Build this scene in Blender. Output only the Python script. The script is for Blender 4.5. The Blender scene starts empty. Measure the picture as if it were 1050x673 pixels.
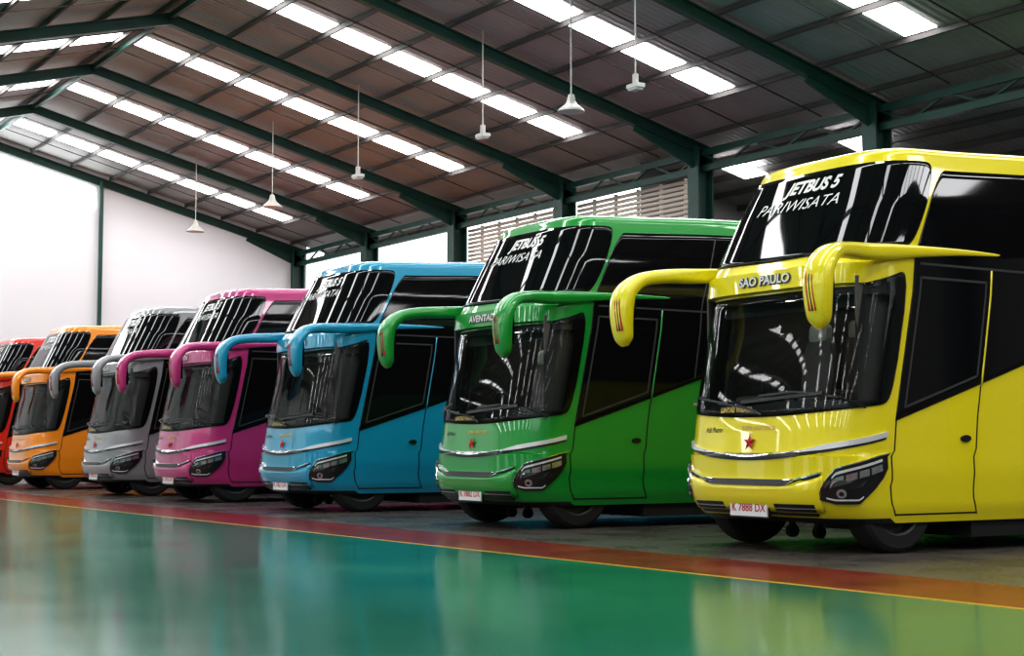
import bpy, math, random
import numpy as np
from mathutils import Vector, Matrix
random.seed(3)
sc = bpy.context.scene
try:
    sc.view_settings.view_transform = 'Standard'
    sc.view_settings.look = 'Medium High Contrast'
except Exception: pass

# ------------------------------------------------------------ materials
def mat(name, col, rough=.5, metal=0., coat=0., emis=None, estr=0., spec=.5):
    m = bpy.data.materials.new(name); m.use_nodes = True
    b = m.node_tree.nodes['Principled BSDF']
    b.inputs['Base Color'].default_value = (*col, 1)
    b.inputs['Roughness'].default_value = rough
    b.inputs['Metallic'].default_value = metal
    b.inputs['Coat Weight'].default_value = coat
    b.inputs['Coat Roughness'].default_value = .03
    b.inputs['Specular IOR Level'].default_value = spec
    if emis:
        b.inputs['Emission Color'].default_value = (*emis, 1)
        b.inputs['Emission Strength'].default_value = estr
    return m
def add_noise(m, c1, c2, scale=3., rough=None, bump=0., detail=6):
    nt = m.node_tree; b = nt.nodes['Principled BSDF']
    tc = nt.nodes.new('ShaderNodeTexCoord'); n = nt.nodes.new('ShaderNodeTexNoise')
    n.inputs['Scale'].default_value = scale; n.inputs['Detail'].default_value = detail
    r = nt.nodes.new('ShaderNodeValToRGB')
    r.color_ramp.elements[0].position = .3; r.color_ramp.elements[1].position = .7
    r.color_ramp.elements[0].color = (*c1, 1); r.color_ramp.elements[1].color = (*c2, 1)
    nt.links.new(tc.outputs['Object'], n.inputs['Vector'])
    nt.links.new(n.outputs['Fac'], r.inputs['Fac'])
    nt.links.new(r.outputs['Color'], b.inputs['Base Color'])
    if rough:
        mr = nt.nodes.new('ShaderNodeMapRange')
        mr.inputs['To Min'].default_value = rough[0]; mr.inputs['To Max'].default_value = rough[1]
        nt.links.new(n.outputs['Fac'], mr.inputs['Value'])
        nt.links.new(mr.outputs['Result'], b.inputs['Roughness'])
    if bump:
        bp = nt.nodes.new('ShaderNodeBump'); bp.inputs['Strength'].default_value = bump
        nt.links.new(n.outputs['Fac'], bp.inputs['Height'])
        nt.links.new(bp.outputs['Normal'], b.inputs['Normal'])
    return m
def corrugate(m, scale, strength, direction='X'):
    nt = m.node_tree; b = nt.nodes['Principled BSDF']
    tc = nt.nodes.new('ShaderNodeTexCoord'); w = nt.nodes.new('ShaderNodeTexWave')
    w.bands_direction = direction; w.inputs['Scale'].default_value = scale
    bp = nt.nodes.new('ShaderNodeBump'); bp.inputs['Strength'].default_value = strength; bp.inputs['Distance'].default_value = .03
    nt.links.new(tc.outputs['Object'], w.inputs['Vector'])
    nt.links.new(w.outputs['Fac'], bp.inputs['Height'])
    nt.links.new(bp.outputs['Normal'], b.inputs['Normal'])

M_glass = mat('tinted_glass', (.006,.007,.008), .03, 0, 0, spec=.4)
def clear_glass(name, trans):
    m=bpy.data.materials.new(name);m.use_nodes=True;nt=m.node_tree
    b=nt.nodes['Principled BSDF'];b.inputs['Base Color'].default_value=(.004,.005,.006,1);b.inputs['Roughness'].default_value=.02
    out=nt.nodes['Material Output'];t=nt.nodes.new('ShaderNodeBsdfTransparent');t.inputs['Color'].default_value=(.82,.86,.86,1)
    mx=nt.nodes.new('ShaderNodeMixShader');mx.inputs['Fac'].default_value=trans
    g=nt.nodes.new('ShaderNodeBsdfGlossy');g.inputs['Roughness'].default_value=.02
    fr=nt.nodes.new('ShaderNodeFresnel');fr.inputs['IOR'].default_value=1.38
    nt.links.new(b.outputs[0],mx.inputs[1]);nt.links.new(t.outputs[0],mx.inputs[2])
    m2=nt.nodes.new('ShaderNodeMixShader')
    nt.links.new(fr.outputs[0],m2.inputs[0]);nt.links.new(mx.outputs[0],m2.inputs[1]);nt.links.new(g.outputs[0],m2.inputs[2])
    b.inputs['Specular IOR Level'].default_value=0
    nt.links.new(m2.outputs[0],out.inputs['Surface'])
    return m
M_wind = clear_glass('windshield_glass', .96)
M_side = mat('side_tinted_glass', (.006,.006,.007), .06, spec=.35)
M_black = mat('black_trim', (.012,.012,.013), .3)
M_rubber = mat('tyre_rubber', (.012,.012,.012), .8)
M_rim = mat('wheel_rim_metal', (.06,.06,.062), .5, .6)
M_chrome = mat('chrome', (.75,.76,.78), .15, 1.)
M_led = mat('led_lamp_white', (.74,.75,.77), .25, .3, .5)
M_lens = mat('headlight_lens', (.40,.41,.43), .12, .7, 1)
M_plate = mat('plate_white', (.8,.8,.8), .4)
M_red = mat('plate_red', (.5,.02,.02), .5)
M_gold = mat('gold_lettering', (.65,.48,.12), .35, .2)
M_silver = mat('silver_lettering', (.75,.75,.72), .4, .1)
M_outline = mat('dark_lettering', (.02,.02,.02), .5)
M_seat = mat('seat_fabric', (.22,.20,.19), .8)
M_cover = mat('headrest_cover', (.80,.78,.74), .8)
M_dash = mat('dashboard_plastic', (.06,.06,.06), .6)
M_liner = mat('interior_liner', (.10,.095,.09), .8)
M_cabin = mat('cabin_fill_strip', (.8,.8,.75), .5, emis=(1,.93,.82), estr=2.6)  # glow added to brighten the dark cabin, not a known fitting
M_grey=mat('window_seal_grey',(.05,.05,.05),.4)
M_greenst = add_noise(mat('green_painted_steel', (.012,.06,.045), .45), (.014,.060,.045), (.020,.085,.065), 1.5)
M_purlin = mat('purlin_steel', (.07,.062,.058), .6)
M_roof = add_noise(mat('roof_sheet_metal', (.16,.14,.13), .55), (.305,.285,.27), (.39,.365,.345), .6); corrugate(M_roof, 1.6, .4)
M_annex = add_noise(mat('annex_sheet_metal', (.1,.1,.1), .6), (.22,.22,.22), (.34,.33,.32), .8); corrugate(M_annex, 1.6, .5)
M_sky = mat('skylight_sheet', (.8,.85,.85), .6, emis=(.98,.98,1), estr=12.5)
M_wall = add_noise(mat('white_wall_paint', (.85,.83,.85), .7), (.90,.88,.895), (.94,.92,.935), .4)
M_lowwall = mat('grey_wall_paint', (.25,.25,.25), .8)
M_louv = mat('louver_slats', (.66,.60,.52), .6)
M_trans = mat('translucent_window_panel', (.8,.85,.9), .6, emis=(.9,.97,1), estr=7.)
M_lampw = mat('lamp_enamel', (.55,.55,.50), .4)
F_green = add_noise(mat('green_epoxy_floor', (.01,.14,.08), .1, spec=.18), (.012,.145,.092), (.019,.195,.122), .7, rough=(.08,.19))
F_red = add_noise(mat('red_epoxy_stripe', (.2,.03,.02), .15, spec=.15), (.15,.020,.018), (.24,.034,.028), 2., rough=(.12,.28))
F_yel = mat('yellow_floor_line', (.5,.30,.03), .3, spec=.2)
F_con = add_noise(mat('concrete_floor', (.12,.11,.1), .25, spec=.25), (.06,.052,.048), (.105,.094,.086), 1.2, rough=(.16,.40))

# ------------------------------------------------------------ mesh helpers
def mk(name, V, F, mats, idx=None, smooth=False, parent=None, link=True):
    me = bpy.data.meshes.new(name)
    me.from_pydata([tuple(v) for v in V], [], F)
    for m in mats: me.materials.append(m)
    if idx is not None: me.polygons.foreach_set('material_index', idx)
    if smooth: me.polygons.foreach_set('use_smooth', [True]*len(me.polygons))
    me.update()
    if not link: return me
    o = bpy.data.objects.new(name, me); sc.collection.objects.link(o)
    if parent: o.parent = parent
    return o
class MB:
    def __init__(s): s.V=[]; s.F=[]; s.I=[]
    def add(s, V, F, i=0):
        n=len(s.V); s.V+= [tuple(v) for v in V]; s.F+=[tuple(n+k for k in f) for f in F]; s.I+=[i]*len(F)
    def box(s, c, d, i=0):
        x,y,z=c; a,b,e=d[0]/2,d[1]/2,d[2]/2
        V=[(x+sx*a,y+sy*b,z+sz*e) for sz in(-1,1) for sy in(-1,1) for sx in(-1,1)]
        s.add(V,[(0,2,3,1),(4,5,7,6),(0,1,5,4),(2,6,7,3),(0,4,6,2),(1,3,7,5)],i)
    def beam(s,p0,p1,w,h,i=0,up=(0,0,1)):
        p0=Vector(p0);p1=Vector(p1);t=(p1-p0).normalized();up=Vector(up)
        r=t.cross(up)
        if r.length<1e-3: r=t.cross(Vector((0,1,0)))
        r.normalize();q=r.cross(t)
        V=[p+r*a*w/2+q*b*h/2 for p in(p0,p1) for a,b in((-1,-1),(1,-1),(1,1),(-1,1))]
        s.add(V,[(0,1,2,3),(7,6,5,4),(0,4,5,1),(1,5,6,2),(2,6,7,3),(3,7,4,0)],i)
    def ibeam(s,p0,p1,w,h,i=0,up=(0,0,1)):
        p0=Vector(p0);p1=Vector(p1);t=(p1-p0).normalized();up=Vector(up)
        r=t.cross(up).normalized();q=r.cross(t)
        s.beam(p0,p1,.03,h,i,up)
        for k in(-1,1): s.beam(p0+q*k*h/2,p1+q*k*h/2,w,.03,i,up)
    def lathe(s, prof, c, axis='x', n=28, i=0):
        V=[];F=[]
        for r,a in prof:
            for k in range(n):
                t=2*math.pi*k/n
                if axis=='x': V.append((c[0]+a,c[1]+r*math.cos(t),c[2]+r*math.sin(t)))
                elif axis=='y': V.append((c[0]+r*math.cos(t),c[1]+a,c[2]+r*math.sin(t)))
                else: V.append((c[0]+r*math.cos(t),c[1]+r*math.sin(t),c[2]+a))
        for j in range(len(prof)-1):
            for k in range(n):
                F.append((j*n+k,j*n+(k+1)%n,(j+1)*n+(k+1)%n,(j+1)*n+k))
        s.add(V,F,i)
    def rbox(s,c,d,i=0,tilt=0.,e=4.,n=12):
        V=[];F=[];m=7
        for a in range(m+1):
            p=-math.pi/2+math.pi*a/m
            for b in range(n):
                q=2*math.pi*b/n
                f=lambda v:math.copysign(abs(v)**(2/e),v)
                x=f(math.cos(p))*f(math.cos(q))*d[0]/2;y=f(math.cos(p))*f(math.sin(q))*d[1]/2;z=f(math.sin(p))*d[2]/2
                y,z=y*math.cos(tilt)-z*math.sin(tilt),y*math.sin(tilt)+z*math.cos(tilt)
                V.append((c[0]+x,c[1]+y,c[2]+z))
        for a in range(m):
            for b in range(n): F.append((a*n+b,a*n+(b+1)%n,(a+1)*n+(b+1)%n,(a+1)*n+b))
        s.add(V,F,i)
    def obj(s,name,mats,smooth=False,parent=None,link=True):
        return mk(name,s.V,s.F,mats,s.I,smooth,parent,link)

# ------------------------------------------------------------ bus surface
Wd, Dd, NN = 1.29, .70, 3.5
th=np.linspace(0,math.pi/2,4000)
xn=np.sin(th)**(2/NN); yn=1-np.cos(th)**(2/NN)
sl=np.concatenate([[0],np.cumsum(np.hypot(np.diff(xn*Wd),np.diff(yn*Dd)))]); L0=float(sl[-1])
U1=L0-.06
ZT=4.0
ZF=[.30,.36,.5,.69,.705,.955,.975,1.1,1.33,2.60,2.64,2.655,2.86,2.875,2.96,ZT]
YF=[.22,.12,.03,.0,.025,.012,.05,.065,.09,.36,.355,.26,.28,.34,.40,.95]
ZW=[.30,.45,.8,3.0,3.5,ZT]
WW=[1.20,1.25,1.28,1.28,1.23,1.13]
def rise(y):
    t=min(max((y-1.0)/3.,0),1); return .12*t*t*(3-2*t)
def S(u,z):
    a=abs(u); W=float(np.interp(z,ZW,WW)); y0=float(np.interp(z,ZF,YF))
    if 2.60<z<2.96:
        k=min(max((a-.62*U1)/(.30*U1),0),1); k=k*k*(3-2*k)
        y0=y0*(1-k)+(.36+.04*(z-2.6)/.36)*k
    if a<=L0:
        x=W*float(np.interp(a,sl,xn)); y=y0+Dd*float(np.interp(a,sl,yn))
    else:
        x=W; y=y0+Dd+(a-L0)
        k=min((a-L0)/8.,1); y-= y0*k
    zz=z+rise(y)*min(max((z-3.0)/.9,0),1)
    return Vector((x if u>=0 else -x, y, zz))
def Nn(u,z):
    e=.012
    a=S(u+e,z)-S(u-e,z); b=S(u,z+e)-S(u,z-e)
    return a.cross(b).normalized()
def P(u,z,off=0): return S(u,z)+Nn(u,z)*off
def patch(b,u0,u1,zb,zt,off,i=0,nu=24,nz=6,thick=.02,us=None):
    if us is None: us=[u0+(u1-u0)*k/nu for k in range(nu+1)]
    V=[];F=[];n=len(us)-1
    fb=zb if callable(zb) else (lambda u:zb); ft=zt if callable(zt) else (lambda u:zt)
    for u in us:
        a,c=fb(u),ft(u)
        for j in range(nz+1): V.append(P(u,a+(c-a)*j/nz,off))
    for k in range(n):
        for j in range(nz):
            q=k*(nz+1)+j; F.append((q,q+nz+1,q+nz+2,q+1))
    loop=[k*(nz+1) for k in range(n+1)]+[n*(nz+1)+j for j in range(1,nz+1)]+[k*(nz+1)+nz for k in range(n-1,-1,-1)]+[j for j in range(nz-1,0,-1)]
    lv=[]
    for q in loop:
        k,j=divmod(q,nz+1); u=us[k];a,c=fb(u),ft(u)
        lv.append(P(u,a+(c-a)*j/nz,off-thick))
    base=len(V); V+=lv; m=len(loop)
    for k in range(m): F.append((loop[k],base+k,base+(k+1)%m,loop[(k+1)%m]))
    b.add(V,F,i)
LEN=12.0
usf=[-(L0)+2*L0*k/72 for k in range(73)]
UO=[u for u in usf if u<=U1-.10][-1]
side=[L0+ (LEN-Dd-.15)*t for t in (.02,.05,.09,.13,.18,.24,.3,.4,.5,.6,.7,.8,.9,1.)]
us=[-s for s in reversed(side)]+usf+side
zl=sorted(set([.30,.33,.36,.4,.45,.5,.6,.69,.705,.8,.9,.955,.975,1.0,1.1,1.2,1.33,1.48,1.8,2.1,2.4,2.56,2.60,2.64,2.655,2.70,2.75,2.82,2.86,2.875,2.90,2.93,2.96,3.0,3.1,3.2,3.3,3.4,3.5,3.6,3.7,3.8,3.9,ZT]))
V=[];F=[];nb=7
rings=[]
for z in zl:
    r=[S(u,z) for u in us]
    xe=r[-1].x; ye=r[-1].y; ze=r[-1].z
    for k in range(1,nb+1):
        t=math.pi*k/(nb+1); r.append(Vector((xe*(1 if abs(math.cos(t))>.75 else abs(math.cos(t))/.75)*(1 if math.cos(t)>0 else -1), ye+.15*min(1,math.sin(t)*2), ze)))
    rings.append(r)
top=rings[-1]; yc=6.0
for j in range(1,7):
    ph=math.pi/2*j/6; a=.22*(1-math.cos(ph)); h=.12*math.sin(ph)
    rings.append([Vector((p.x*(1-a/1.12), yc+(p.y-yc)*(1-a/5.2), p.z+h)) for p in top])
t2=rings[-1]
for s_,h in((.85,.015),(.65,.03),(.4,.04),(.15,.045)):
    rings.append([Vector((p.x*s_, yc+(p.y-yc)*(1-(1-s_)*.25), p.z+h)) for p in t2])
n=len(rings[0])
for r in rings: V+=r
for j in range(len(rings)-1):
    for k in range(n):
        if j<len(zl)-1 and k<len(us)-1:
            if zl[j]>=1.479 and zl[j+1]<=2.561 and us[k]>=-UO-1e-4 and us[k+1]<=UO+1e-4: continue
        F.append((j*n+k,j*n+(k+1)%n,(j+1)*n+(k+1)%n,(j+1)*n+k))
F.append(tuple(reversed(range(n)))); F.append(tuple((len(rings)-1)*n+k for k in range(n)))
body_me=mk('body_shell',V,F,[M_black],None,True,link=False)
try: body_me.set_sharp_from_angle(angle=math.radians(32))
except Exception: pass

# glass
gl=MB(); fg=MB()
def lz(u): return 1.345+.13*(abs(u)/U1)**2
def mkcap(fb,ft,U,p=14):
    def h(u):
        return max(.05,max(0,1-(min(abs(u),U)/U)**p)**.5)
    return (lambda u:(fb(u)+ft(u))/2-(ft(u)-fb(u))/2*h(u)), (lambda u:(fb(u)+ft(u))/2+(ft(u)-fb(u))/2*h(u))
dense=lambda U,nn:[U*math.sin(math.pi/2*(-1+2*k/nn)) for k in range(nn+1)]
lt=lambda u:2.625+.19*min(1,max(0,(abs(u)-.62*U1)/(.36*U1)))**1.7
a_,b_=mkcap(lz,lt,U1,60)
patch(gl,0,0,a_,b_,.014,1,nz=20,us=dense(U1,80),thick=.006)
patch(fg,-UO-.03,UO+.03,lambda u:a_(u)+.002,1.50,.007,0,nu=50,nz=2,thick=.005)
patch(fg,-UO-.03,UO+.03,2.545,lambda u:b_(u)-.002,.007,0,nu=60,nz=6,thick=.005)
for s in(1,-1):
    uu=[s*(UO-.01+(U1-.004-UO+.01)*k/8) for k in range(9)]
    if s<0: uu=uu[::-1]
    patch(fg,0,0,lambda u:a_(u)+.002,lambda u:b_(u)-.002,.0075,0,nz=20,us=uu,thick=.005)
uz=lambda u:2.965+.07*(abs(u)/U1)**2
ut=lambda u:3.94
U2=L0-.03
a2,b2=mkcap(uz,ut,U2,50)
patch(gl,0,0,a2,b2,.012,0,nz=18,us=dense(U2,70))
glass_me=gl.obj('windshields',[M_glass,M_wind],True,link=False)
frit_me=fg.obj('windshield_seal',[M_black],False,link=False)
# interior
it=MB()
it.box((-1.13,2.75,1.85),(.03,4.6,1.75),3); it.box((1.13,2.75,1.85),(.03,4.6,1.75),3)
it.box((0,2.75,2.66),(2.2,4.6,.04),3); it.box((0,2.75,1.0),(2.2,4.6,.04),3); it.box((0,5.0,1.85),(2.2,.04,1.7),3)
for s in(-.55,.55): it.box((s,2.9,2.63),(.08,3.6,.02),4)  # added glowing ceiling strips that lift the interior brightness
ds=[(.32,1.0),(.30,1.38),(.42,1.46),(.72,1.47),(.86,1.38),(.9,1.0)]
V=[(s*1.08,y,z) for s in(-1,1) for y,z in ds];m=len(ds)
it.add(V,[(k,k+1,m+k+1,m+k) for k in range(m-1)],2)
it.rbox((-.6,.72,1.50),(.62,.3,.2),2)
for k in range(24):
    a=2*math.pi*k/24;b=2*math.pi*(k+1)/24
    f=lambda t:(-.6+.23*math.cos(t),1.0-.23*math.sin(t)*.55,1.62+.23*math.sin(t)*.83)
    it.beam(f(a),f(b),.03,.03,2)
it.beam((-.6,.85,1.4),(-.6,1.0,1.62),.05,.05,2); it.beam((-.82,1.0,1.62),(-.38,1.0,1.62),.03,.03,2)
def seat(x,y,zf=1.02,hr=1):
    it.rbox((x,y,zf+.42),(.46,.46,.15),0); it.rbox((x,y+.24,zf+.80),(.46,.15,.72),0,-.12)
    it.rbox((x,y+.27,zf+1.2),(.3,.12,.22),1,-.1); it.box((x,y,zf+.18),(.3,.3,.36),2)
seat(-.6,1.35,1.1); seat(.62,1.35,1.1)
for y in(2.2,3.1,4.0):
    for x in(-.85,-.37,.37,.85): seat(x,y,1.2)
it.box((0,.62,2.50),(2.0,.05,.12),2)
# slim cabin posts beside the glass
for s in(-1,1): it.beam((s*1.05,.62,1.3),(s*1.03,.8,2.55),.06,.1,2)
inter_me=it.obj('cabin_interior',[M_seat,M_cover,M_dash,M_liner,M_cabin],False,link=False)
# side glass
sg=MB()
G0=L0+.02
belt=lambda u:min(1.30+.33*(abs(u)-G0),2.05)
def sft(u):
    a=abs(u); return 3.86 if a>G0+.12 else 3.86-.30*((G0+.12-a)/.12)**2
for sgn in(1,-1):
    usd=[G0+x for x in (0,.02,.04,.07,.10,.12,.2,.4,.7,1.1,1.5,1.9,2.25,2.35,3,4,5,6,7,8,9.1,9.3)]
    usd=[sgn*x for x in usd]
    if sgn<0: usd=usd[::-1]
    patch(sg,0,0,belt,sft,.010,0,nz=30,us=usd)
side_me=sg.obj('side_glass',[M_side],True,link=False)
# trims : slots 0 black 1 chrome 2 led 3 lens 4 plate 5 grey
tr=MB()
D0=L0+.03; D1=L0+1.20
for u in(D0,D1):
    patch(tr,u-.008,u+.008,.37,belt(u)+.0,.004,0,nu=1,nz=16,thick=.01)
patch(tr,D0,D1,.375,.390,.004,0,nu=8,nz=1,thick=.01)
patch(tr,-D0-.007,-D0+.007,.37,1.3,.004,0,nu=1,nz=16,thick=.01)
for u in(D0+.09,D1-.08): patch(tr,u-.012,u+.012,lambda q:belt(q)+.10,2.74,.016,5,nu=1,nz=14,thick=.01)
patch(tr,D0+.09,D1-.08,2.72,2.745,.016,5,nu=8,nz=1,thick=.01)
patch(tr,D0+.09,D1-.08,lambda q:belt(q)+.09,lambda q:belt(q)+.115,.016,5,nu=8,nz=1,thick=.01)
for sgn in(1,-1):
    for q in(1.9,3.5,5.1,6.7,8.3):
        u=sgn*(L0+q); patch(tr,u-.012,u+.012,lambda q:belt(q)+.05,3.80,.014,5,nu=1,nz=14,thick=.01)
    u0,u1=(G0+.08,L0+9.3) if sgn>0 else (-L0-9.3,-G0-.08)
    patch(tr,u0,u1,2.86,2.885,.014,5,nu=20,nz=1,thick=.01)
    for q in(2.6,4.2,5.8,9.9):
        u=sgn*(L0+q); patch(tr,u-.006,u+.006,.38,belt(u)-.15,.004,0,nu=1,nz=10,thick=.01)
hc=D1-.17
hh=lambda q:.035*max(.1,(1-((q-hc)/.07)**2))**.5 if abs(q-hc)<.07 else .01
patch(tr,hc-.07,hc+.07,lambda q:1.13-hh(q),lambda q:1.13+hh(q),.02,0,nu=10,nz=2)
# chrome line + led brows
UL=L0-.10
cz=lambda u:.955+.21*(abs(u)/UL)**1.9
patch(tr,-UL,UL,lambda u:cz(u)-.012,lambda u:cz(u)+.014,.020,1,nu=50,nz=3,thick=.06)
patch(tr,-UL,UL,lambda u:cz(u)-.045,lambda u:cz(u)-.012,.012,0,nu=50,nz=3,thick=.05)
hx=[.99,1.14,1.36,1.56,L0-.05]
for sgn in(1,-1):
    u0,u1=(.72,UL) if sgn>0 else (-UL,-.72)
    patch(tr,u0,u1,lambda u:cz(u)-.005-.018*min(1,(abs(u)-.7)/.3),lambda u:cz(u)+.005+.026*min(1,(abs(u)-.7)/.3),.030,2,nu=20,nz=3,thick=.06)
    hb=lambda u:float(np.interp(abs(u),hx,[.535,.50,.50,.66,.84]))
    ht=lambda u:float(np.interp(abs(u),[.99,1.05,1.14,L0-.05],[.60,.74,.84,.985]))
    u0,u1=(.99,L0-.05) if sgn>0 else (-L0+.05,-.99)
    patch(tr,u0,u1,hb,ht,.03,0,nu=28,nz=8,thick=.06)
    patch(tr,u0,u1,lambda u:ht(u)-.004,lambda u:ht(u)+.008,.034,1,nu=28,nz=1,thick=.05)
    # slanted LED bars inside the pod, following its outline
    u0,u1=(1.10,L0-.13) if sgn>0 else (-L0+.13,-1.10)
    patch(tr,u0,u1,lambda u:ht(u)-.060,lambda u:ht(u)-.035,.040,2,nu=14,nz=1)
    patch(tr,u0,u1,lambda u:ht(u)-.150,lambda u:ht(u)-.085,.036,3,nu=14,nz=2)
    for du in(.12,.24,.36): 
        u=sgn*(1.10+du); patch(tr,u-.008,u+.008,lambda q:ht(q)-.155,lambda q:ht(q)-.08,.042,0,nu=1,nz=1)
    u0,u1=(1.06,1.40) if sgn>0 else (-1.40,-1.06)
    patch(tr,u0,u1,lambda u:hb(u)+.03,lambda u:hb(u)+.045,.038,2,nu=14,nz=1)
    uc,zc=1.20,.60
    for rr0,of,mi in((.045,.040,3),(.022,.05,0)):
        f=lambda q,s=1:zc+s*rr0*max(.02,1-((abs(q)-uc)/rr0)**2)**.5
        uu=[sgn*uc+rr0*math.sin(math.pi/2*(-1+2*k/12)) for k in range(13)]
        patch(tr,0,0,lambda q:f(q,-1),lambda q:f(q,1),of,mi,nz=3,us=uu)
    u0,u1=(.40,.92) if sgn>0 else (-.92,-.40)
    patch(tr,u0,u1,.425,.495,.034,0,nu=10,nz=1)
    patch(tr,u0,u1,.455,.463,.038,1,nu=10,nz=1)
bz=lambda u:.70+.10*max(0,(abs(u)-.5)/.5)**1.5
patch(tr,-.98,.98,lambda u:bz(u)-.005,lambda u:bz(u)+.011,.040,1,nu=30,nz=1,thick=.06)
patch(tr,-.98,.98,lambda u:bz(u)-.035,lambda u:bz(u)-.005,.034,0,nu=30,nz=1,thick=.06)
patch(tr,-.92,.92,.375,.41,.02,0,nu=30,nz=1)
patch(tr,-U1,U1,.30,.35,.006,0,nu=40,nz=2)
pc=P(0,.43,.03)
tr.box((pc.x,pc.y-.02,.43),(.56,.02,.17),4)
tr.box((pc.x,pc.y-.005,.43),(.59,.02,.20),0)
def wip(pts,w=.022):
    for (u0,z0),(u1,z1) in zip(pts,pts[1:]):
        tr.beam(P(u0,z0,.05),P(u1,z1,.05),w,w,0,up=(0,-1,.2))
wip([(.18,1.36),(.0,1.42),(-.45,1.49),(-.95,1.56)]); wip([(-.95,1.56),(-1.4,1.66)],.03); wip([(-.35,1.49),(-1.25,1.50)],.035)
wip([(1.35,1.42),(1.1,1.52),(.6,1.58),(.1,1.55)]); wip([(.95,1.56),(-.15,1.49)],.035)
trim_me=tr.obj('trim_and_headlamps',[M_black,M_chrome,M_led,M_lens,M_plate,M_grey],False,link=False)
# painted parts
pt=MB()
patch(pt,-1.0,1.0,.415,lambda u:bz(u)-.03,.03,0,nu=30,nz=5,thick=.04)
patch(pt,D1-.01,D1+.01,belt(D1)-.02,2.86,.018,0,nu=1,nz=10,thick=.02)
def catmull(pts,n=8):
    out=[]
    p=[pts[0]]+pts+[pts[-1]]
    for i in range(1,len(p)-2):
        for k in range(n):
            t=k/n;o=[]
            for a,b,c,d in zip(p[i-1],p[i],p[i+1],p[i+2]):
                o.append(.5*((2*b)+(-a+c)*t+(2*a-5*b+4*c-d)*t*t+(-a+3*b-3*c+d)*t**3))
            out.append(o)
    out.append(list(pts[-1])); return out
mg=MB(); st=MB()
for sgn in(1,-1):
    pts=[(1.275,2.45,3.03,.008,.012),(1.28,1.8,3.02,.03,.035),(1.285,1.2,2.99,.05,.06),(1.29,.75,2.96,.07,.08),(1.32,.38,2.935,.09,.085),
         (1.39,.05,2.92,.11,.08),(1.47,-.22,2.87,.14,.08),(1.52,-.38,2.74,.165,.085),(1.53,-.43,2.58,.165,.09),(1.53,-.43,2.38,.15,.085),(1.52,-.41,2.22,.12,.07),(1.51,-.40,2.14,.04,.03)]
    c=catmull(pts,7);V=[];F=[];m=20
    for k,p in enumerate(c):
        a=Vector(c[max(k-1,0)][:3]);b=Vector(c[min(k+1,len(c)-1)][:3]);t=(b-a).normalized()
        t=Vector((t.x*sgn,t.y,t.z)); A=Vector((1,0,0)); A=(A-t*A.dot(t)).normalized(); B=t.cross(A)
        o=Vector((p[0]*sgn,p[1],p[2]))
        for j in range(m):
            an=2*math.pi*j/m; ca,sa=math.cos(an),math.sin(an)
            ca=math.copysign(abs(ca)**.7,ca); sa=math.copysign(abs(sa)**.7,sa)
            V.append(o+A*ca*max(p[3],.004)+B*sa*max(p[4],.004))
    for k in range(len(c)-1):
        for j in range(m): F.append((k*m+j,k*m+(j+1)%m,(k+1)*m+(j+1)%m,(k+1)*m+j))
    F.append(tuple(range(m-1,-1,-1)));F.append(tuple((len(c)-1)*m+j for j in range(m)))
    pt.add(V,F,0)
    mg.box((sgn*1.53,-.345,2.50),(.23,.03,.40),0)
    for dx,i in((-.055,1),(-.015,0),(.025,1)):
        for (z0,z1) in((2.72,2.6),(2.6,2.45),(2.45,2.3)):
            st.beam((1.50*sgn+dx+(2.72-z0)*.12,-.462-.05*min(1,(2.75-z0)/.15),z0),(1.50*sgn+dx+(2.72-z1)*.12,-.515+(.01 if z1<2.4 else 0),z1),.014,.02,i,up=(0,-1,0))
paint_me=pt.obj('painted_panels_and_mirror_arms',[M_black],True,link=False)
mirror_me=mg.obj('mirror_glass',[M_glass],False,link=False)
stripe_me=st.obj('mirror_stripes',[M_black,M_red],False,link=False)
# wheels
wh=MB()
def wheel(x,y,s):
    R=.50
    wh.lathe([(R-.17,-.14),(R-.05,-.15),(R-.01,-.12),(R,-.08),(R,.08),(R-.01,.12),(R-.05,.15),(R-.17,.14)],(x,y,R),'x',36,0)
    wh.lathe([(R-.17,.14*s),(R-.19,.13*s),(R-.2,.05*s),(.2,.03*s),(.15,.08*s),(.13,.13*s),(.0,.13*s)],(x,y,R),'x',36,1)
    wh.lathe([(R-.17,-.14*s),(.0,-.10*s)],(x,y,R),'x',36,0)
for y in(.95,8.3): 
    for s in(1,-1): wheel(s*1.02,y,s)
for s in(1,-1): wheel(s*1.0,9.6,s)
wh.box((0,5.9,.30),(1.7,9.4,.14),0)  # undercarriage box, coloured black to add darkness beneath the bus
wh.beam((-1,.95,.42),(1,.95,.42),.14,.14,0)
for x in(-.2,.2):
    wh.box((x,.8,.30),(.05,.05,.16),0); wh.lathe([(0,-.03),(.07,-.03),(.07,.03),(0,.03)],(x,.8,.17),'x',14,0)
for y in (2.6,4.4,6.4): wh.box((0,y,.24),(2.3,1.2,.22),0)
wheel_me=wh.obj('wheels_and_chassis',[M_rubber,M_rim],False,link=False)
sv=[];nst=10
for k in range(nst):
    r=.095 if k%2==0 else .038; t=math.pi/2+2*math.pi*k/nst
    sv.append(P(r*math.cos(t),1.09+r*math.sin(t),.02))
sv.append(P(0,1.09,.045))
star_me=mk('star_emblem',sv,[(k,(k+1)%nst,nst) for k in range(nst)],[M_red],link=False)

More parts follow.
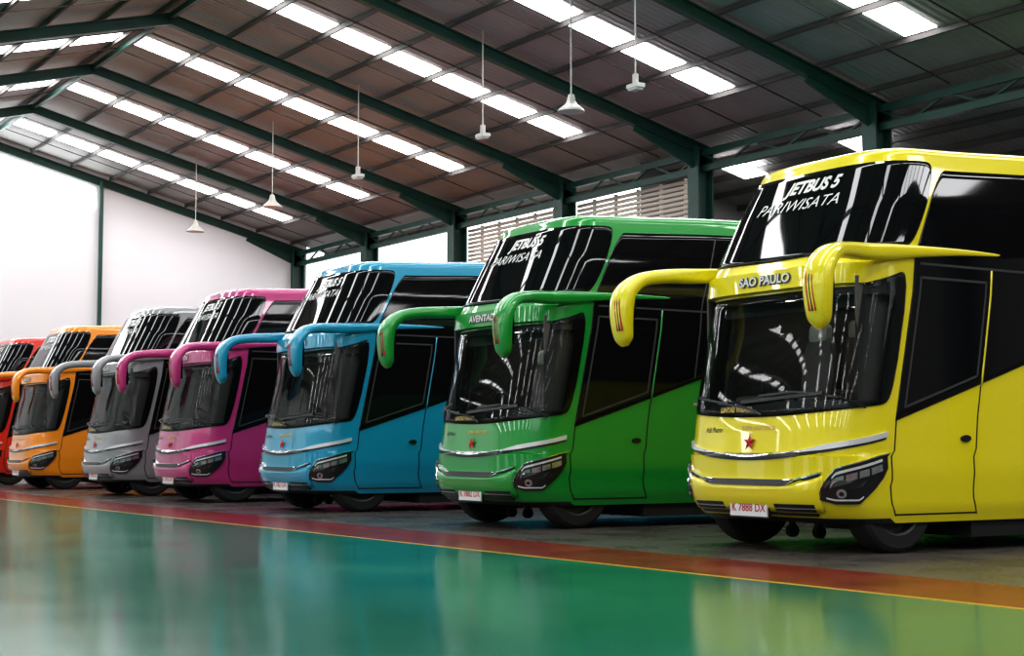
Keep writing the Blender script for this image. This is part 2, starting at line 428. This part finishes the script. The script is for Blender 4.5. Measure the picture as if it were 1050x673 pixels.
def text_mesh(txt,size,uc,zc,off,m,bold=.0,shear=0.,sx=1.,flat=False):
    cu=bpy.data.curves.new('t','FONT');cu.body=txt;cu.size=size;cu.align_x='CENTER';cu.align_y='CENTER';cu.offset=bold;cu.shear=shear
    cu.resolution_u=4
    o=bpy.data.objects.new('t',cu);sc.collection.objects.link(o)
    dg=bpy.context.evaluated_depsgraph_get();dg.update()
    me=bpy.data.meshes.new_from_object(o.evaluated_get(dg))
    bpy.data.objects.remove(o,do_unlink=True)
    for v in me.vertices:
        if flat: v.co=Vector((uc[0]+v.co.x*sx,uc[1],zc+v.co.y))
        else: v.co=P(uc+v.co.x*sx,zc+v.co.y,off)
    me.materials.clear();me.materials.append(m)
    return me
t1=text_mesh('JETBUS 5',.19,.18,3.77,.02,M_silver,.008,.3,1.12)
t2_=text_mesh('PARIWISATA',.175,.02,3.57,.02,M_silver,.0,.35,1.3)
t3=text_mesh('LINTAS WISATA',.07,-.25,1.42,.022,M_gold,.003)
t4=text_mesh('Adi Putro',.075,-.62,1.22,.006,M_outline,.001,.3)
t5=text_mesh('SUPER HIGH DECK',.06,.1,1.235,.006,M_gold,.002)

def paint(name,col):
    return mat(name,col,.30,.06,1.)
buses=[('yellow',(.86,.74,.008),12.18,'SAO PAULO','K 7888 DX'),
 ('green',(.007,.31,.04),17.70,'AVENTADOR','K 7882 DX'),
 ('blue',(.010,.31,.50),23.77,'BARCELONA','K 7821 DX'),
 ('pink',(.52,.04,.20),29.04,'LONDON','K 7815 DX'),
 ('grey',(.29,.29,.30),33.7,'MILAN','K 7807 DX'),
 ('orange',(.95,.30,.010),40.0,'MADRID','K 7803 DX'),
 ('red',(.80,.04,.025),45.2,'TOKYO','K 7801 DX')]
Y0=10.55
for i,(cn,col,t,route,pl) in enumerate(buses):
    e=bpy.data.objects.new('tour_bus',None);sc.collection.objects.link(e)
    e.location=(-t,Y0,0)
    pm=paint('%s_bus_paint'%cn,col)
    def inst(nm,me,override=None):
        o=bpy.data.objects.new(nm,me);sc.collection.objects.link(o);o.parent=e
        if override:
            o.material_slots[0].link='OBJECT';o.material_slots[0].material=override
        return o
    inst('body_shell',body_me,pm);inst('windshields',glass_me);inst('windshield_seal',frit_me);inst('cabin_interior',inter_me)
    inst('side_glass',side_me);inst('trim_and_headlamps',trim_me)
    inst('painted_panels_and_mirror_arms',paint_me,pm);inst('mirror_glass',mirror_me);inst('mirror_stripes',stripe_me);inst('wheels_and_chassis',wheel_me)
    inst('star_emblem',star_me);inst('banner_lettering',t1);inst('banner_lettering_lower',t2_);inst('dash_lettering',t3);inst('maker_lettering',t4);inst('class_lettering',t5)
    inst('route_name_outline',text_mesh(route,.125,.012,2.755,.008,M_outline,.012,0,1.15))
    inst('route_name_lettering',text_mesh(route,.125,.0,2.76,.012,M_silver,.004,0,1.15))
    inst('plate_lettering',text_mesh(pl,.115,(0,pc.y-.032),.43,0,M_red,.002,0,.95,flat=True))

# ------------------------------------------------------------ building
YE,YR,YL=24.8,12.95,1.1
ZE,ZR=8.7,11.75
X0,X1=-54.0,18.0
SLP=(ZR-ZE)/(YE-YR)
YR2=2*YL-YR; YL2=2*YL-YE  # unseen second span, added to light the fronts and calm glass reflections
def rz(y):
    if y>=YL: return ZR-SLP*abs(y-YR)
    return ZR-SLP*abs(y-YR2)
fx0,fx1=-75,30
V=[];F=[];I=[]
ys=[-30,8.20,8.28,9.55,45]
for y in ys: V+=[(fx0,y,0),(fx1,y,0)]
for k in range(4): F.append((2*k,2*k+1,2*k+3,2*k+2));I.append(k)
mk('floor',V,F,[F_green,F_yel,F_red,F_con],I)
rf=MB()
for ya,yb in((YL2,YR2),(YR2,YL),(YL,YR),(YR,YE+1.0)):
    za,zb=rz(ya),rz(yb)
    V=[(X0,ya,za),(X1,ya,za),(X1,yb,zb),(X0,yb,zb)]
    rf.add(V+[(x,y,z+.06) for x,y,z in V],[(3,2,1,0),(4,5,6,7),(0,1,5,4),(2,3,7,6),(1,2,6,5),(3,0,4,7)])
rf.obj('ceiling',[M_roof])
an=MB()
ya,yb=YE+1.0,38.; za,zb=rz(ya),rz(yb)
V=[(-33,ya,za),(X1,ya,za),(X1,yb,zb),(-33,yb,zb)]
an.add(V+[(x,y,z+.06) for x,y,z in V],[(3,2,1,0),(4,5,6,7),(0,1,5,4),(2,3,7,6),(1,2,6,5),(3,0,4,7)])
an.box(((X1-33)/2,38,2.7),(X1+33,.15,5.4))
an.add([(-33,YE+.2,0),(-33,38,0),(-33,38,rz(38)),(-33,YE+.2,rz(YE+.2))],[(0,1,2,3)])
an.obj('wall_annex',[M_annex])
pu=MB()
pys=[]
k=0
while YR+.2+1.4*k<YE+1: pys.append(YR+.2+1.4*k);k+=1
k=0
while YR-.2-1.4*k>YL: pys.append(YR-.2-1.4*k);k+=1
for y in list(pys): 
    if 2*YL-y<YL: pys.append(2*YL-y)
for y in pys: pu.box(((X0+X1)/2,y,rz(y)-.07),(X1-X0,.06,.11))
for y in(26.6,27.5,28.4,29.3,30.2,31.1,32.,33.,34.,35.,36.): pu.box(((X1-33)/2,y,rz(y)-.1),(X1+33,.08,.14))
x=X0
while x<X1:
    for dx in(1.9,4.1):
        for ym,ye in((YR,YE),(YR,YL),(YR2,YL),(YR2,YL2)):
            pu.beam((x+dx,ym,ZR-.12),(x+dx,ye,ZE-.12),.025,.025)
    x+=6
pu.obj('roof_purlins',[M_purlin])
sk=MB()
x=X0
spy=sorted(pys)
while x<X1:
    xc=x+2.9
    for y0,y1 in zip(spy,spy[1:]):
        if y1-y0<.8 or y1-y0>1.5 or y1>23.3 : continue
        if abs((y0+y1)/2-YL)<1.6: continue
        a,b=y0+.07,y1-.07
        V=[(xc-.42,a,rz(a)-.02),(xc+.42,a,rz(a)-.02),(xc+.42,b,rz(b)-.02),(xc-.42,b,rz(b)-.02)]
        sk.add(V,[(3,2,1,0)])  # panels over the unseen second span are added light for the bus fronts
    x+=6
for xc in(-30.3,-26.1,-20.1,-14.1):
    for a,b in((25.7,26.7),(28.6,29.8),(31.6,32.6)):
        V=[(xc-.45,a,rz(a)-.19),(xc+.45,a,rz(a)-.19),(xc+.45,b,rz(b)-.19),(xc-.45,b,rz(b)-.19)]
        sk.add(V,[(3,2,1,0)])
sk.obj('window_skylights',[M_sky])
fr=MB()
x=X0
while x<=X1+.1:
    for s,ym,ye in((1,YR,YE),(-1,YR,YL),(1,YR2,YL),(-1,YR2,YL2)):
        fr.ibeam((x,ym,ZR-.30),(x,ye,ZE-.30),.18,.25)
        fr.beam((x,ye-s*.1,ZE-.65),(x,ye-s*2.2,ZE+.20),.06,.4)
    fr.box((x,YE-.2,ZE/2-.1),(.06,.42,ZE-.2)); fr.box((x,YE-.42,ZE/2-.1),(.42,.05,ZE-.2)); fr.box((x,YE+.02,ZE/2-.1),(.42,.05,ZE-.2))
    x+=6
for x in(-54,-42,18): fr.box((x,YL,ZE/2-.1),(.3,.3,ZE-.2))
for z in(8.35,7.95): fr.box(((X0+X1)/2,YE-.2,z),(X1-X0,.14,.16))
x=X0
while x<X1:
    for k in range(6):
        fr.beam((x+k,YE-.2,7.95 if k%2 else 8.35),(x+k+1,YE-.2,8.35 if k%2 else 7.95),.05,.05)
    x+=6
fr.box(((X1-33)/2,30.5,6.5),(X1+33,.14,.3)); 
fr.box(((X0+X1)/2,YL,8.25),(X1-X0,.2,.5))
fr.beam((X0+.3,YR,ZR-.25),(X1,YR,ZR-.25),.1,.14)
fr.beam((X0+.15,17.0,0),(X0+.15,17.0,rz(17)-.3),.12,.12)
fr.obj('steel_roof_frames',[M_greenst])
def gable(name,x,m):
    V=[(x,YL2,0),(x,YE+.2,0),(x,YE+.2,rz(YE+.2)),(x,YR,ZR),(x,YL,rz(YL)),(x,YR2,ZR),(x,YL2,rz(YL2))]
    n=len(V)
    V+=[(a-.2,b,c) for a,b,c in V]
    return mk(name,V,[tuple(range(n)),tuple(range(2*n-1,n-1,-1))]+[(k,k+n,(k+1)%n+n,(k+1)%n) for k in range(n)],[m])
gable('wall_left',X0,M_wall); gable('wall_right',X1+.4,M_lowwall)
wn=MB()
for a,b in((5.0,8.9),(9.,12.9),(13.0,16.8)):
    wn.add([(X0+.03,a,rz(a)-1.75),(X0+.03,b,rz(b)-(1.35 if b>14 else 1.65)),(X0+.03,b,rz(b)-.6),(X0+.03,a,rz(a)-.6)],[(0,1,2,3)])
wn.obj('window_gable',[M_trans])
bw=MB(); bw.box(((X0+X1)/2,YE+.25,2.9),(X1-X0,.2,5.8)); bw.obj('wall_back',[M_lowwall])
fw=MB(); x=X0
fw.box(((X0+X1)/2,YL2,7.1),(X1-X0,.2,3.2))
while x<X1:
    fw.box((x+1,YL2,2.75),(2,.2,5.5)) if (int((x-X0)/6)%2==0) else fw.box((x+3,YL2,2.75),(6,.2,5.5)); x+=6
fw.obj('wall_front_unseen',[M_lowwall])  # unseen wall, added so windshields reflect grey instead of bright sky
lv=MB()
for xa,xb in((-42,-36),(-36,-30.2)):
    z=5.85
    while z<7.85:
        lv.beam((xa+.25,YE+.1,z),(xb-.25,YE+.1,z),.10,.075); z+=.13
    for k in range(1,6): lv.box((xa+k,YE+.12,6.85),(.06,.08,2.1),0)
lv.obj('window_louvers',[M_louv])
for k,(t) in enumerate((23.9,26.1,29.6,35.8,41.25,47.3)):
    b=MB(); x=-t;y=18.0;z=7.95
    b.lathe([(.016,.3),(.016,rz(18)-z-.02)],(x,y,z),'z',8)
    if k in(1,4,5): b.lathe([(.0,.35),(.06,.34),(.09,.2),(.14,.13),(.26,.03),(.29,-.02),(.27,-.02),(.1,.02),(0,.02)],(x,y,z),'z',24)
    else:
        b.lathe([(.0,.33),(.06,.32),(.06,.14),(.0,.13)],(x,y,z),'z',16); b.box((x,y,z+.08),(.34,.2,.08))
        b.box((x,y,z+.02),(.28,.16,.04))
    b.obj('pendant_lamp',[M_lampw],False)

w=bpy.data.worlds.new('sky');sc.world=w;w.use_nodes=True
bg=w.node_tree.nodes['Background'];bg.inputs['Color'].default_value=(.95,.97,1,1);bg.inputs['Strength'].default_value=2.2

cam=bpy.data.cameras.new('camera');co=bpy.data.objects.new('camera',cam);sc.collection.objects.link(co)
cam.sensor_width=36;cam.lens=1600*36/1050
al=math.atan(1015/1600);p=math.atan(122.5/1600)
d=Vector((-math.cos(al)*math.cos(p),math.sin(al)*math.cos(p),math.sin(p)))
co.location=(0,0,1.04);co.rotation_euler=d.to_track_quat('-Z','Y').to_euler()
cam.clip_end=300
sc.camera=co
